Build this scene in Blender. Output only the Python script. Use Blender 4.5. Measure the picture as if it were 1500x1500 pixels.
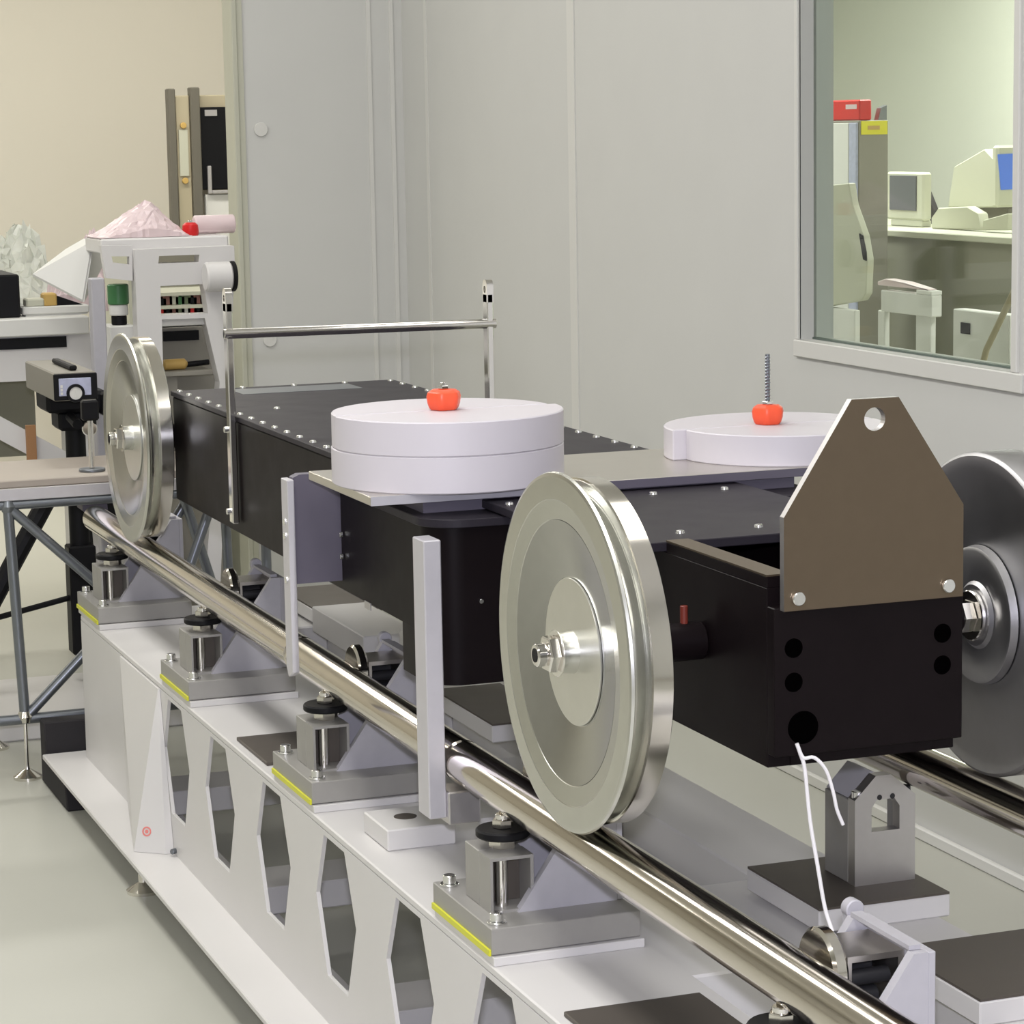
import bpy, bmesh, math, random
from mathutils import Vector, Matrix
random.seed(7)
for o in list(bpy.data.objects): bpy.data.objects.remove(o)
S = bpy.context.scene
COL = S.collection
PI = math.pi
# ------------------------------------------------------------------ camera
CAM = Vector((-1.0243, -2.6328, 1.3378)); YAW, PITCH, ROLL, FPX = 0.3532, 0.1459, -0.0178, 3832.26
d_ = Vector((math.sin(YAW)*math.cos(PITCH), math.cos(YAW)*math.cos(PITCH), -math.sin(PITCH)))
r_ = Vector((math.cos(YAW), -math.sin(YAW), 0)); u_ = r_.cross(d_)
r2 = math.cos(ROLL)*r_ + math.sin(ROLL)*u_; u2 = -math.sin(ROLL)*r_ + math.cos(ROLL)*u_
cd = bpy.data.cameras.new('camera'); cam = bpy.data.objects.new('camera', cd); COL.objects.link(cam)
cd.sensor_width = 36; cd.lens = 36*FPX/1500; cd.clip_start = .05; cd.clip_end = 60
M = Matrix((r2, u2, -d_)).transposed().to_4x4(); M.translation = CAM; cam.matrix_world = M
S.camera = cam
# ------------------------------------------------------------------ world, lights, exposure
w = bpy.data.worlds.new('world'); S.world = w; w.use_nodes = True
w.node_tree.nodes['Background'].inputs[0].default_value = (.8, .85, .9, 1)
w.node_tree.nodes['Background'].inputs[1].default_value = .1
S.view_settings.view_transform = 'Standard'; S.view_settings.look = 'None'
S.view_settings.gamma = 1; S.view_settings.use_curve_mapping = False
S.view_settings.exposure = 0.0
def area(name, loc, sx, sy, power, col, rot=(0, 0, 0)):
    l = bpy.data.lights.new(name, 'AREA'); l.shape = 'RECTANGLE'; l.size = sx; l.size_y = sy; l.energy = power; l.color = col
    o = bpy.data.objects.new(name, l); o.location = loc; o.rotation_euler = rot; COL.objects.link(o); return o
TUBE = (1.0, .985, .955)
for y in (-3.4, -1.7, 0, 1.7, 3.4): area('ceiling_lamp_or_fill', (-.55, y, 2.72), .5, 1.3, 21, TUBE)
for y in (.4, 2.4, 4.0): area('ceiling_lamp_or_fill', (.80, y, 2.72), .32, 1.3, 3.6, TUBE)  # added fill row, no fixtures known here; brightens wall, panel and floor
for y in (-3.4, 0, 3.4): area('ceiling_lamp_or_fill', (-3.1, y, 2.72), .32, 1.3, 20, TUBE)
for x in (-2.2, -.4, 1.2): area('ceiling_lamp_or_fill', (x, 6.4, 2.72), 1.3, .32, 34, (1.0, .965, .89))
for x, y in ((5.3, 4.6), (5.3, 8.6), (3.4, 9.6)): area('office_lamp', (x, y, 2.68), 1.2, 1.2, 92, (1.0, 1.0, .96))
area('camera_flash', CAM + .10*u2 - .05*d_, .07, .05, 52, (.84, .84, 1.0), cam.rotation_euler if False else M.to_euler())
# ------------------------------------------------------------------ materials
MATS = {}
def mat(name, col, rough=.5, metal=0.0, noise=0.0, scale=30, bump=0.0, spec=.5, trans=0.0, emit=None, aniso=None, alpha=1.0, ior=1.45):
    m = bpy.data.materials.new(name); m.use_nodes = True; nt = m.node_tree; b = nt.nodes['Principled BSDF']
    b.inputs['Base Color'].default_value = (*col, 1); b.inputs['Roughness'].default_value = rough
    b.inputs['Metallic'].default_value = metal; b.inputs['Specular IOR Level'].default_value = spec
    b.inputs['Transmission Weight'].default_value = trans; b.inputs['IOR'].default_value = ior; b.inputs['Alpha'].default_value = alpha
    if emit: b.inputs['Emission Color'].default_value = (*emit[0], 1); b.inputs['Emission Strength'].default_value = emit[1]
    if noise or bump:
        tc = nt.nodes.new('ShaderNodeTexCoord'); mp = nt.nodes.new('ShaderNodeMapping'); nz = nt.nodes.new('ShaderNodeTexNoise')
        nt.links.new(tc.outputs['Object'], mp.inputs[0]); nt.links.new(mp.outputs[0], nz.inputs[0])
        nz.inputs['Scale'].default_value = scale; nz.inputs['Detail'].default_value = 4
        if aniso: mp.inputs['Scale'].default_value = aniso
        if noise:
            mx = nt.nodes.new('ShaderNodeMix'); mx.data_type = 'RGBA'
            mx.inputs[6].default_value = (*[c*(1-noise) for c in col], 1); mx.inputs[7].default_value = (*[min(1, c*(1+noise)) for c in col], 1)
            nt.links.new(nz.outputs['Fac'], mx.inputs[0]); nt.links.new(mx.outputs[2], b.inputs['Base Color'])
            mr = nt.nodes.new('ShaderNodeMapRange'); mr.inputs[3].default_value = rough*(1-noise); mr.inputs[4].default_value = min(1, rough*(1+noise))
            nt.links.new(nz.outputs['Fac'], mr.inputs[0]); nt.links.new(mr.outputs[0], b.inputs['Roughness'])
        if bump:
            bp = nt.nodes.new('ShaderNodeBump'); bp.inputs['Strength'].default_value = bump; bp.inputs['Distance'].default_value = .002
            nt.links.new(nz.outputs['Fac'], bp.inputs['Height']); nt.links.new(bp.outputs[0], b.inputs['Normal'])
    MATS[name] = m; return m
def radial(name, amount, axis='X'):
    m = MATS[name]; nt = m.node_tree; t = nt.nodes.new('ShaderNodeTangent'); t.direction_type = 'RADIAL'; t.axis = axis
    b = nt.nodes['Principled BSDF']; b.inputs['Anisotropic'].default_value = amount; nt.links.new(t.outputs[0], b.inputs['Tangent'])
mat('wall', (.60, .60, .575), .6, noise=.025, scale=6)
mat('wall_trim', (.66, .655, .62), .5)
mat('wall_end', (.50, .50, .41), .55, noise=.03, scale=8)
mat('wall_warm', (.63, .595, .51), .7, noise=.02, scale=3)
mat('wall_office', (.64, .65, .575), .7, noise=.02, scale=3)
mat('ceiling', (.72, .71, .67), .8, noise=.02, scale=5)
mat('floor', (.46, .46, .405), .38, noise=.03, scale=5)
mat('rail', (.64, .595, .535), .12, 1, noise=.05, scale=40, aniso=(8, .3, 8))
mat('polished', (.76, .735, .68), .14, 1, noise=.05, scale=30)
mat('turned', (.60, .60, .56), .24, 1, noise=.06, scale=50)
mat('hub_metal', (.74, .735, .69), .34, 1, noise=.04, scale=40)
mat('dish_shade', (.44, .44, .425), .20, 1, noise=.06, scale=50)  # wheel metal darkened, dark reflections of the dish put into the colour
mat('turned_dull', (.40, .395, .40), .42, 1, noise=.08, scale=40)
radial('turned', .5); radial('turned_dull', .3)
mat('alu', (.62, .60, .60), .42, 1, noise=.05, scale=60)
mat('alu_matte', (.44, .43, .46), .55, .2, noise=.06, scale=60)
mat('alu_plate', (.66, .63, .58), .30, 1, noise=.05, scale=30)
mat('bright_bar', (.60, .585, .62), .36, .45, noise=.05, scale=50)
mat('ground_steel', (.37, .36, .34), .45, .5, noise=.06, scale=40)
mat('dark_steel', (.115, .10, .085), .5, .5, noise=.10, scale=25)
mat('brown_steel', (.165, .128, .088), .42, .85, noise=.05, scale=70)
mat('chrome', (.82, .80, .77), .10, 1)
mat('bolt', (.80, .80, .78), .22, 1)
mat('black_bolt', (.02, .02, .022), .35)
mat('white_paint', (.64, .625, .61), .38, noise=.02, scale=10)
mat('black_anod', (.0065, .0042, .0048), .42, noise=.15, scale=20, spec=.12)
mat('dark_anod', (.024, .021, .027), .45, noise=.10, scale=20, spec=.17)
mat('purple_anod', (.105, .095, .125), .5, noise=.06, scale=30)
mat('teflon', (.57, .54, .575), .45, noise=.01, scale=10)
mat('orange', (.86, .10, .04), .35)
mat('red', (.62, .012, .012), .4)
mat('cord', (.82, .80, .80), .7)
mat('film', (.62, .62, .03), .4)
mat('gray_rod', (.20, .215, .235), .32, .75, noise=.08, scale=20)
mat('breadboard', (.37, .325, .28), .45, .3, noise=.05, scale=20)
mat('black', (.006, .006, .007), .5, spec=.2)
mat('bore_shade', (.0008, .0007, .0007), .8, spec=.0)  # black colour stands for the shade inside the bores
mat('black_soft', (.014, .012, .014), .75)
mat('instrument', (.235, .22, .185), .5, noise=.04, scale=30)
mat('panel_blue', (.42, .44, .58), .4, noise=.25, scale=60)
mat('paper', (.66, .655, .62), .7)
mat('pink', (.84, .69, .70), .35, trans=.25, bump=.8, scale=25)
mat('plastic', (.86, .88, .80), .15, trans=.45, bump=1.0, scale=30, ior=1.25)
mat('green', (.045, .16, .055), .4)
mat('ochre', (.52, .34, .10), .6)
mat('shelf_stuff', (.22, .10, .08), .6, noise=.6, scale=40)
mat('shelf_stuff2', (.14, .18, .10), .6, noise=.6, scale=40)
mat('rack_beige', (.42, .37, .255), .5)
mat('rack_dark', (.13, .12, .095), .5)
mat('gray_cab', (.27, .255, .215), .55)
mat('cream', (.50, .50, .40), .5)
mat('screen_dark', (.10, .105, .12), .3)
mat('screen_blue', (.05, .12, .45), .3, emit=((.10, .22, .75), .35))
mat('yellow', (.74, .68, .03), .5)
mat('desk_panel', (.22, .215, .165), .6)
mat('teal', (.06, .33, .27), .4)
mat('gasket', (.10, .13, .11), .5)
m_ = bpy.data.materials.new('glass'); m_.use_nodes = True; nt_ = m_.node_tree; nt_.nodes.remove(nt_.nodes['Principled BSDF'])
tr_ = nt_.nodes.new('ShaderNodeBsdfTransparent'); tr_.inputs[0].default_value = (.955, .985, .955, 1)
gl_ = nt_.nodes.new('ShaderNodeBsdfGlossy'); gl_.inputs['Roughness'].default_value = .02
mx_ = nt_.nodes.new('ShaderNodeMixShader'); mx_.inputs[0].default_value = .05
nt_.links.new(tr_.outputs[0], mx_.inputs[1]); nt_.links.new(gl_.outputs[0], mx_.inputs[2])
nt_.links.new(mx_.outputs[0], nt_.nodes['Material Output'].inputs[0]); MATS['glass'] = m_
mat('strap', (.35, .18, .08), .7)
mat('copper', (.16, .03, .02), .35)
mat('redmark', (.72, .22, .20), .6)
# ------------------------------------------------------------------ builders
class B:
    def __init__(s): s.bm = bmesh.new()
    def box(s, x0, x1, y0, y1, z0, z1, bev=0.0, seg=1):
        r = bmesh.ops.create_cube(s.bm, size=1)
        for v in r['verts']:
            v.co = Vector(((x0+x1)/2+v.co.x*(x1-x0), (y0+y1)/2+v.co.y*(y1-y0), (z0+z1)/2+v.co.z*(z1-z0)))
        if bev:
            es = {e for v in r['verts'] for e in v.link_edges}
            bmesh.ops.bevel(s.bm, geom=list(es), offset=bev, segments=seg, affect='EDGES', profile=.5)
        return s
    def prism(s, poly, plane, a, b, bev=0.0):
        # poly in plane ('XY','XZ','YZ'), extruded along the third axis from a to b
        def P3(p, t):
            return Vector((p[0], p[1], t)) if plane == 'XY' else Vector((p[0], t, p[1])) if plane == 'XZ' else Vector((t, p[0], p[1]))
        lo = [s.bm.verts.new(P3(p, a)) for p in poly]; hi = [s.bm.verts.new(P3(p, b)) for p in poly]
        n = len(poly); fs = [s.bm.faces.new(lo), s.bm.faces.new(hi[::-1])]
        for i in range(n): fs.append(s.bm.faces.new((lo[(i+1) % n], lo[i], hi[i], hi[(i+1) % n])))
        bmesh.ops.recalc_face_normals(s.bm, faces=fs)
        if bev:
            es = {e for f in fs for e in f.edges}
            bmesh.ops.bevel(s.bm, geom=list(es), offset=bev, segments=1, affect='EDGES')
        return s
    def lathe(s, prof, axis, c, n=48):
        # prof: (t along axis, r) list; closed at r==0 ends
        ax = 'XYZ'.index(axis); e1, e2 = [(1, 2), (2, 0), (0, 1)][ax]; c = Vector(c); rings = []; fs = []
        for t, r in prof:
            if r < 1e-6:
                p = c.copy(); p[ax] += t; rings.append([s.bm.verts.new(p)])
            else:
                ring = []
                for k in range(n):
                    p = c.copy(); p[ax] += t; p[e1] += r*math.cos(2*PI*k/n); p[e2] += r*math.sin(2*PI*k/n); ring.append(s.bm.verts.new(p))
                rings.append(ring)
        for A, Bq in zip(rings, rings[1:]):
            for k in range(n):
                k2 = (k+1) % n
                if len(A) == 1 and len(Bq) == 1: continue
                if len(A) == 1: fs.append(s.bm.faces.new((A[0], Bq[k], Bq[k2])))
                elif len(Bq) == 1: fs.append(s.bm.faces.new((A[k], Bq[0], A[k2])))
                else: fs.append(s.bm.faces.new((A[k], Bq[k], Bq[k2], A[k2])))
        bmesh.ops.recalc_face_normals(s.bm, faces=fs); return s
    def cyl(s, p0, p1, r, n=24, r1=None, bev=.12):
        p0, p1 = Vector(p0), Vector(p1); d = p1-p0; L = d.length; q = d.to_track_quat('Z', 'Y'); r1 = r if r1 is None else r1
        b = min(r*bev, L*.2); b1 = min(r1*bev, L*.2)
        prof = [(0, 0), (0, r-b), (b, r), (L-b1, r1), (L, r1-b1), (L, 0)]
        before = set(s.bm.verts); s.lathe(prof, 'Z', (0, 0, 0), n)
        for v in s.bm.verts:
            if v not in before: v.co = q @ v.co + p0
        return s
    def hexa(s, p0, p1, r): return s.cyl(p0, p1, r, n=6, bev=.08)
    def tube(s, pts, r, n=8, sub=0):
        pts = [Vector(p) for p in pts]
        if sub:
            out = []
            for i in range(len(pts)-1):
                a, b = pts[i], pts[i+1]; pa = pts[i-1] if i else a*2-b; pb = pts[i+2] if i+2 < len(pts) else b*2-a
                for k in range(sub):
                    t = k/sub; out.append(.5*((2*a)+(b-pa)*t+(2*pa-5*a+4*b-pb)*t*t+(3*a-pa-3*b+pb)*t**3))
            pts = out+[pts[-1]]
        rings = []
        for i, p in enumerate(pts):
            t = (pts[min(i+1, len(pts)-1)]-pts[max(i-1, 0)]).normalized(); q = t.to_track_quat('Z', 'Y')
            rings.append([s.bm.verts.new(p+q @ Vector((r*math.cos(2*PI*k/n), r*math.sin(2*PI*k/n), 0))) for k in range(n)])
        fs = []
        for A, C in zip(rings, rings[1:]):
            for k in range(n): fs.append(s.bm.faces.new((A[k], A[(k+1) % n], C[(k+1) % n], C[k])))
        fs.append(s.bm.faces.new(rings[0][::-1])); fs.append(s.bm.faces.new(rings[-1]))
        bmesh.ops.recalc_face_normals(s.bm, faces=fs); return s
    def holed(s, poly, holes, plane, a, b):
        # flat plate with holes: outer/hole loops filled by triangle_fill, then extruded
        def P3(p, t):
            return Vector((p[0], p[1], t)) if plane == 'XY' else Vector((p[0], t, p[1])) if plane == 'XZ' else Vector((t, p[0], p[1]))
        tb = bmesh.new(); es = []
        for loop in [poly]+holes:
            vs = [tb.verts.new(P3(p, a)) for p in loop]
            for i in range(len(vs)): es.append(tb.edges.new((vs[i], vs[(i+1) % len(vs)])))
        r = bmesh.ops.triangle_fill(tb, use_beauty=True, use_dissolve=False, edges=es)
        fs = [g for g in r['geom'] if isinstance(g, bmesh.types.BMFace)]
        ex = bmesh.ops.extrude_face_region(tb, geom=fs)
        dv = P3((0, 0), b-a)
        for g in ex['geom']:
            if isinstance(g, bmesh.types.BMVert): g.co += dv
        bmesh.ops.recalc_face_normals(tb, faces=list(tb.faces))
        me = bpy.data.meshes.new('tmp'); tb.to_mesh(me); tb.free(); s.bm.from_mesh(me); bpy.data.meshes.remove(me); return s
    def xf(s, mtx):
        for v in s.bm.verts: v.co = mtx @ v.co
        return s
def root_of(o):
    while o.parent: o = o.parent
    return o
def part(name, b, m, parent=None, label=None, smooth=True, kind=None, sharp=35):
    me = bpy.data.meshes.new(name)
    if parent is not None: bmesh.ops.translate(b.bm, verts=b.bm.verts, vec=-root_of(parent).location)
    b.bm.to_mesh(me); b.bm.free(); me.materials.append(MATS[m])
    if smooth: me.shade_smooth(); me.set_sharp_from_angle(angle=math.radians(sharp))
    o = bpy.data.objects.new(name, me); COL.objects.link(o)
    if parent is not None: o.parent = parent
    if label: o['label'] = label
    if kind: o['kind'] = kind
    return o
def thing(name, label, cat, loc=(0, 0, 0), group=None):
    o = bpy.data.objects.new(name, None); COL.objects.link(o); o.location = loc; o.empty_display_size = .05
    o['label'] = label; o['category'] = cat
    if group: o['group'] = group
    return o
def solo(name, b, m, label, cat, group=None, smooth=True):
    # a thing that is one mesh, origin moved to the centre of its base
    lo = [min(v.co[i] for v in b.bm.verts) for i in range(3)]; hi = [max(v.co[i] for v in b.bm.verts) for i in range(3)]
    c = Vector(((lo[0]+hi[0])/2, (lo[1]+hi[1])/2, lo[2])); bmesh.ops.translate(b.bm, verts=b.bm.verts, vec=-c)
    o = part(name, b, m, None, smooth=smooth); o.location = c; o['label'] = label; o['category'] = cat
    if group: o['group'] = group
    return o
def struct(name, b, m, parent=None, smooth=False):
    o = part(name, b, m, parent, smooth=smooth)
    if parent is None: o['kind'] = 'structure'
    return o
def copy_tree(o, parent=None):
    c = o.copy(); COL.objects.link(c)
    if parent is not None: c.parent = parent
    for ch in list(o.children): copy_tree(ch, c)
    return c
def instance(name, me_obj, loc, parent, rot=None):
    o = me_obj.copy(); o.name = name; COL.objects.link(o); o.parent = parent
    o.location = Vector(loc)-root_of(parent).location
    if rot: o.rotation_euler = rot
    return o
def arc(cx, cy, r, a0, a1, n=10): return [(cx+r*math.cos(a0+(a1-a0)*k/n), cy+r*math.sin(a0+(a1-a0)*k/n)) for k in range(n+1)]
def circle(cx, cy, r, n=24): return [(cx+r*math.cos(2*PI*k/n), cy+r*math.sin(2*PI*k/n)) for k in range(n)]
# ------------------------------------------------------------------ the room
WX = 1.345; WT = .075; WYB = 4.64; CEIL = 2.75
struct('floor', B().box(-5, 2.2, -6, 8.3, -.1, 0), 'floor')
struct('floor_office', B().box(2.2, 6.6, -.5, 12.5, -.1, 0), 'floor')
struct('ceiling', B().box(-5, 6.6, -6, 12.5, CEIL, CEIL+.1), 'ceiling')
wy0, wy1, wz0, wz1 = 1.285, 2.10, .905, 2.35
struct('wall_right', B().box(WX, WX+WT, -6, wy0, 0, CEIL).box(WX, WX+WT, wy1, WYB+.08, 0, CEIL)
       .box(WX, WX+WT, wy0, wy1, 0, wz0).box(WX, WX+WT, wy0, wy1, wz1, CEIL), 'wall')
struct('wall_back', B().box(.856, WX, WYB, WYB+.08, 0, CEIL).box(WX+WT, 2.2, WYB, WYB+.08, 0, CEIL), 'wall')
struct('wall_far_right', B().box(2.2, 2.28, WYB, 8.3, 0, CEIL), 'wall')
struct('wall_far', B().box(-5, 2.2, 8.2, 8.3, 0, CEIL), 'wall_warm')
struct('wall_left', B().box(-5.1, -5, -6, 8.3, 0, CEIL), 'wall')
struct('wall_rear', B().box(-5, WX, -6.1, -6, 0, CEIL), 'wall')
struct('wall_office_right', B().box(6.5, 6.6, -.5, 12.5, 0, CEIL), 'wall_office')
struct('wall_office_far', B().box(WX+WT, 6.5, 12.4, 12.5, 0, CEIL), 'wall_office')
struct('wall_office_near', B().box(WX+WT, 6.5, -.5, -.4, 0, CEIL), 'wall_office')
struct('baseboard_right', B().box(WX-.012, WX, -6, WYB, 0, .024, .003), 'wall_trim')
struct('baseboard_back', B().box(.872, WX-.012, WYB-.012, WYB, 0, .024, .003), 'wall_trim')
struct('trim_1', B().box(WX-.003, WX, 3.30, 3.345, .024, CEIL), 'wall_trim')
struct('trim_2', B().box(WX-.002, WX, 4.415, 4.435, .024, CEIL), 'wall_trim')
struct('trim_3', B().box(1.238, 1.250, WYB-.004, WYB, .024, CEIL).box(1.306, 1.318, WYB-.004, WYB, .024, CEIL), 'wall_trim')
struct('trim_4', B().box(.840, .856, WYB-.012, WYB+.092, 0, CEIL, .003).box(.856, .872, WYB-.006, WYB, 0, CEIL), 'wall_end')
struct('trim_5', B().cyl((.918, WYB, 1.345), (.918, WYB-.006, 1.345), .020), 'wall_trim', smooth=True)
struct('trim_6', B().cyl((.925, WYB, .748), (.925, WYB-.006, .748), .020), 'wall_trim', smooth=True)
# window: frame, sill, gasket and pane belong to it
wn = bpy.data.objects.new('window_1', None); COL.objects.link(wn); wn.location = (WX, (wy0+wy1)/2, wz0); wn['kind'] = 'structure'
part('window_sill', B().box(WX-.008, WX+.004, wy0-.04, wy1+.016, wz0-.034, wz0, .002), 'wall_trim', wn)
part('window_frame', B().box(WX-.006, WX+.004, wy1, wy1+.014, wz0, wz1, .002).box(WX-.006, WX+.004, wy0-.02, wy0, wz0, wz1, .002)
     .box(WX-.006, WX+.004, wy0-.02, wy1+.014, wz1, wz1+.03, .002), 'wall_trim', wn)
part('gasket', B().box(WX+.028, WX+.040, wy0, wy0+.02, wz0, wz1).box(WX+.028, WX+.040, wy0+.02, wy1, wz0, wz0+.004), 'gasket', wn)
part('pane', B().box(WX+.031, WX+.037, wy0+.004, wy1, wz0+.004, wz1), 'glass', wn, smooth=False)
# ------------------------------------------------------------------ white support frame
FT = .370                                   # top of the flanges
fr = thing('support_frame', 'long white painted steel girder frame with hexagon cut-outs carrying the two rails', 'frame', (.25, .8, 0))
YA, YB = -1.6, 2.60
holes = []
for k in range(-3, 6):
    c = .457+.3325*k
    if k == 4: c = 1.765
    if k == 5: continue
    if c-.1 < YA: continue
    holes.append([(c-.05, .352), (c+.05, .352), (c+.098, .255), (c+.05, .145), (c-.05, .145), (c-.098, .255)])
part('web_plate', B().holed([(YA, .073), (YB, .073), (YB, FT-.011), (YA, FT-.011)], holes, 'YZ', -.037, -.031), 'white_paint', fr, smooth=False)
part('top_flange', B().box(-.037, .165, YA, YB, FT-.011, FT, .002), 'white_paint', fr)
part('bottom_flange', B().box(-.117, .04, YA, 2.66, .062, .073, .002), 'white_paint', fr)
part('box_beam', B().box(.40, .535, YA, YB, .285, FT, .003), 'white_paint', fr)
for y in (-.9, .52, 2.3): part('post', B().box(.45, .50, y-.03, y+.03, .073, .286, .002), 'white_paint', fr)
part('bottom_flange', B().box(.40, .56, YA, 2.66, .062, .073, .002), 'white_paint', fr)
GA, GB, GC, GD = [Vector(p) for p in ((-.041, 1.875, FT-.0115), (-.041, 2.20, FT-.0115), (-.101, 1.85, .0735), (-.052, 1.81, .0735))]
b = B(); bmesh.ops.convex_hull(b.bm, input=[b.bm.verts.new(p) for p in (GA, GB, GC, GD, (-.0375, 2.20, .0735), (-.0375, 1.81, .0735), (-.0375, 1.875, FT-.0115), (-.0375, 2.2, FT-.0115))])
part('stiffener', b, 'white_paint', fr, smooth=False)
part('bolt', B().cyl((-.0375, 1.795, .082), (-.046, 1.79, .082), .005, 12), 'gray_rod', fr)
gn = (GC-GA).cross(GD-GA).normalized(); gn = gn if gn.y < 0 else -gn
v = d_*FPX + r2*(215-750) - u2*(1218-750); gc = CAM + v*((GA-CAM).dot(gn)/v.dot(gn)) + gn*.0006
gm = Matrix.Translation(gc) @ gn.to_track_quat('Z', 'Y').to_matrix().to_4x4()
rm = part('red_mark', B().lathe([(0, .0060), (0, .0088), (-.0005, .0088), (-.0005, .0060), (0, .0060)], 'Z', (0, 0, 0), 28).lathe([(-.0005, .0034), (0, .0034), (0, 0)], 'Z', (0, 0, 0), 18).xf(gm), 'redmark', fr, label='faint red ring with a dot printed on the stiffener')
PLY = [2.416, 1.652, .896, .141, -.614]     # front edges of the base plates
for y in PLY:
    part('cross_member', B().box(.165, .40, y-.11, y+.22, .29, FT-.006, .003), 'white_paint', fr)
    part('mounting_pad', B().box(-.036, .155, y-.006, y+.21, FT, .381, .001), 'white_paint', fr)
for y in (2.12, 1.44, .78, .12, -.54): part('cross_member', B().box(-.03, .42, y-.06, y+.06, .074, .12, .002), 'white_paint', fr)
def foot(x, y):
    f = part('leveling_foot', B().lathe([(0, 0), (0, .030), (.006, .031), (.012, .022), (.02, .009), (.062, .009), (.062, 0)], 'Z', (x, y, 0), 28), 'polished', fr)
for x, y in ((-.088, 1.84), (-.085, -.4), (.47, 1.84), (.47, -.4)): foot(x, y)
for y0, y1 in ((1.194, 1.38), (-.255, -.055)):
    part('steel_pad', B().box(-.024, .140, y0, y1, FT, FT+.006, .001), 'dark_steel', fr, label='bare dark steel pad let into the white top flange')
for y0, y1, x0 in ((.098, .30, .367), (-.265, -.065, .375), (1.19, 1.48, .345), (2.25, 2.55, .37)):
    rp = part('raised_block', B().box(x0, x0+.18 if y0 < 1 else x0+.12, y0, y1, FT, .398, .002), 'white_paint', fr)
    part('steel_pad', B().box(x0+.001, (x0+.18 if y0 < 1 else x0+.12)-.001, y0+.001, y1-.001, .398, .401), 'dark_steel', rp, label='bare dark steel face on top of the white block')
part('raised_block', B().prism([(.345, 1.88), (.415, 1.88), (.455, 1.97), (.455, 2.22), (.345, 2.22)], 'XY', FT, .420, .002), 'white_paint', fr, smooth=False)
part('stop_block', B().box(.0, .098, .655, .765, FT, .400, .002), 'white_paint', fr)
part('bolt_hole', B().lathe([(0, .016), (.0006, .016), (.0006, 0)], 'Z', (.045, .715, .400), 24), 'dark_steel', fr, label='dark hole in the top of the white stop block')
# ------------------------------------------------------------------ rails
RZ, RR = .5455, .0272
def rail(x, y0, y1, label):
    b = B().lathe([(0, 0), (0, RR-.003), (.003, RR), (y1-y0-.003, RR), (y1-y0, RR-.003), (y1-y0, 0)], 'Y', (x, y0, RZ), 64)
    return solo('steel_rail', b, 'rail', label, 'rail', 'round rails under the carriage')
rail(.03, 1.172, 2.745, 'polished round steel rail under the far wheel, beyond the cut end by the outrigger plate')
rail(.03, .42, 1.166, 'short polished rail length between the two bars hanging from the carriage')
rail(.03, -1.57, .417, 'polished round steel rail under the big near wheel, leaving the photo at bottom right')
rail(.54, -1.57, 2.58, 'dark looking round rail beyond the carriage, on the steel pillar block')
# ------------------------------------------------------------------ gusseted rail supports
SL = ['steel rail support farthest away, at the far end of the girder by the far wheel',
      'steel rail support second from the far end, below the lifting post',
      'steel rail support in the middle, to the left of the square stop bar foot',
      'big steel rail support below the front wheel with yellow film along its edge',
      'steel rail support nearest the camera, cut off by the bottom edge, holding a shiny disc']
def make_support():
    y = .141
    t = thing('rail_support', SL[3], 'rail support', (.057, y+.1, .381), 'gusseted supports under the near rail')
    part('base_plate', B().box(-.0365, .152, y, y+.213, .3822, .414, .001), 'ground_steel', t)
    part('film', B().box(-.0395, -.0366, y+.002, y+.211, .3812, .3885), 'film', t, label='yellow film showing under the plate edge')
    part('jack_block', B().holed([(-.017, .414), (-.017, .482), (.038, .482), (.038, .414)], [[(-.0135, .4175), (-.0135, .478), (.034, .478), (.034, .4175)]], 'XZ', y+.055, y+.095)
         .box(-.017, .038, y+.0955, y+.145, .414, .482, .001), 'ground_steel', t, smooth=False)
    part('pocket_shade', B().box(-.0133, .0338, y+.093, y+.0953, .418, .4775), 'dark_steel', t)  # dark backing added, puts the pocket's inner shade into the colour
    js = part('jack_screw', B().cyl((.004, y+.075, .415), (.004, y+.075, .4775), .008, 14).cyl((.016, y+.10, .482), (.016, y+.10, .523), .009, 16), 'chrome', t)
    part('nut', B().hexa((.016, y+.10, .482), (.016, y+.10, .494), .018).hexa((.016, y+.10, .506), (.016, y+.10, .517), .013), 'polished', js)
    part('lock_disc', B().cyl((.016, y+.10, .4955), (.016, y+.10, .506), .033, 24), 'black', t, label='black round lock disc under the rail')
    for by in (.022, .192):
        bo = part('bolt', B().cyl((-.022, y+by, .414), (-.022, y+by, .4165), .012, 18).cyl((-.022, y+by, .4165), (-.022, y+by, .427), .008, 18), 'bolt', t)
    G = [(.016, .414), (.128, .573), (.143, .573), (.143, .414)]
    for gy in (.050, .170):
        part('gusset', B().prism(G, 'XZ', y+gy, y+gy+.012), 'alu_matte', t, smooth=False)
    part('back_plate', B().box(.143, .151, y+.050, y+.182, .414, .573, .001), 'alu_matte', t)
    cb = part('clamp_block', B().holed([(.0825, .49), (.0825, .562), (.1425, .562), (.1425, .49)], [[(.087, .496), (.087, .556), (.136, .556), (.136, .496)]], 'XZ', y+.095, y+.166), 'alu_plate', t, smooth=False)
    part('clamp_screw', B().cyl((.088, y+.105, .538), (.13, y+.105, .538), .008, 14).cyl((.098, y+.110, .518), (.12, y+.110, .518), .009, 14).cyl((.088, y+.15, .538), (.13, y+.15, .538), .018, 14), 'black_bolt', cb)
    part('clamp_disc', B().cyl((.066, y+.128, .543), (.082, y+.128, .543), .040, 36), 'polished', t)
    part('lug', B().cyl((.137, y+.1825, .577), (.137, y+.196, .577), .010, 16).box(.129, .145, y+.183, y+.195, .545, .575).box(.128, .140, y+.06, y+.176, .5735, .578), 'alu_matte', t)
    return t
sup = make_support()
for i, y in enumerate(PLY):
    if i == 3: continue
    c = copy_tree(sup); c.location.y += y-.141; c['label'] = SL[i]
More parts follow.
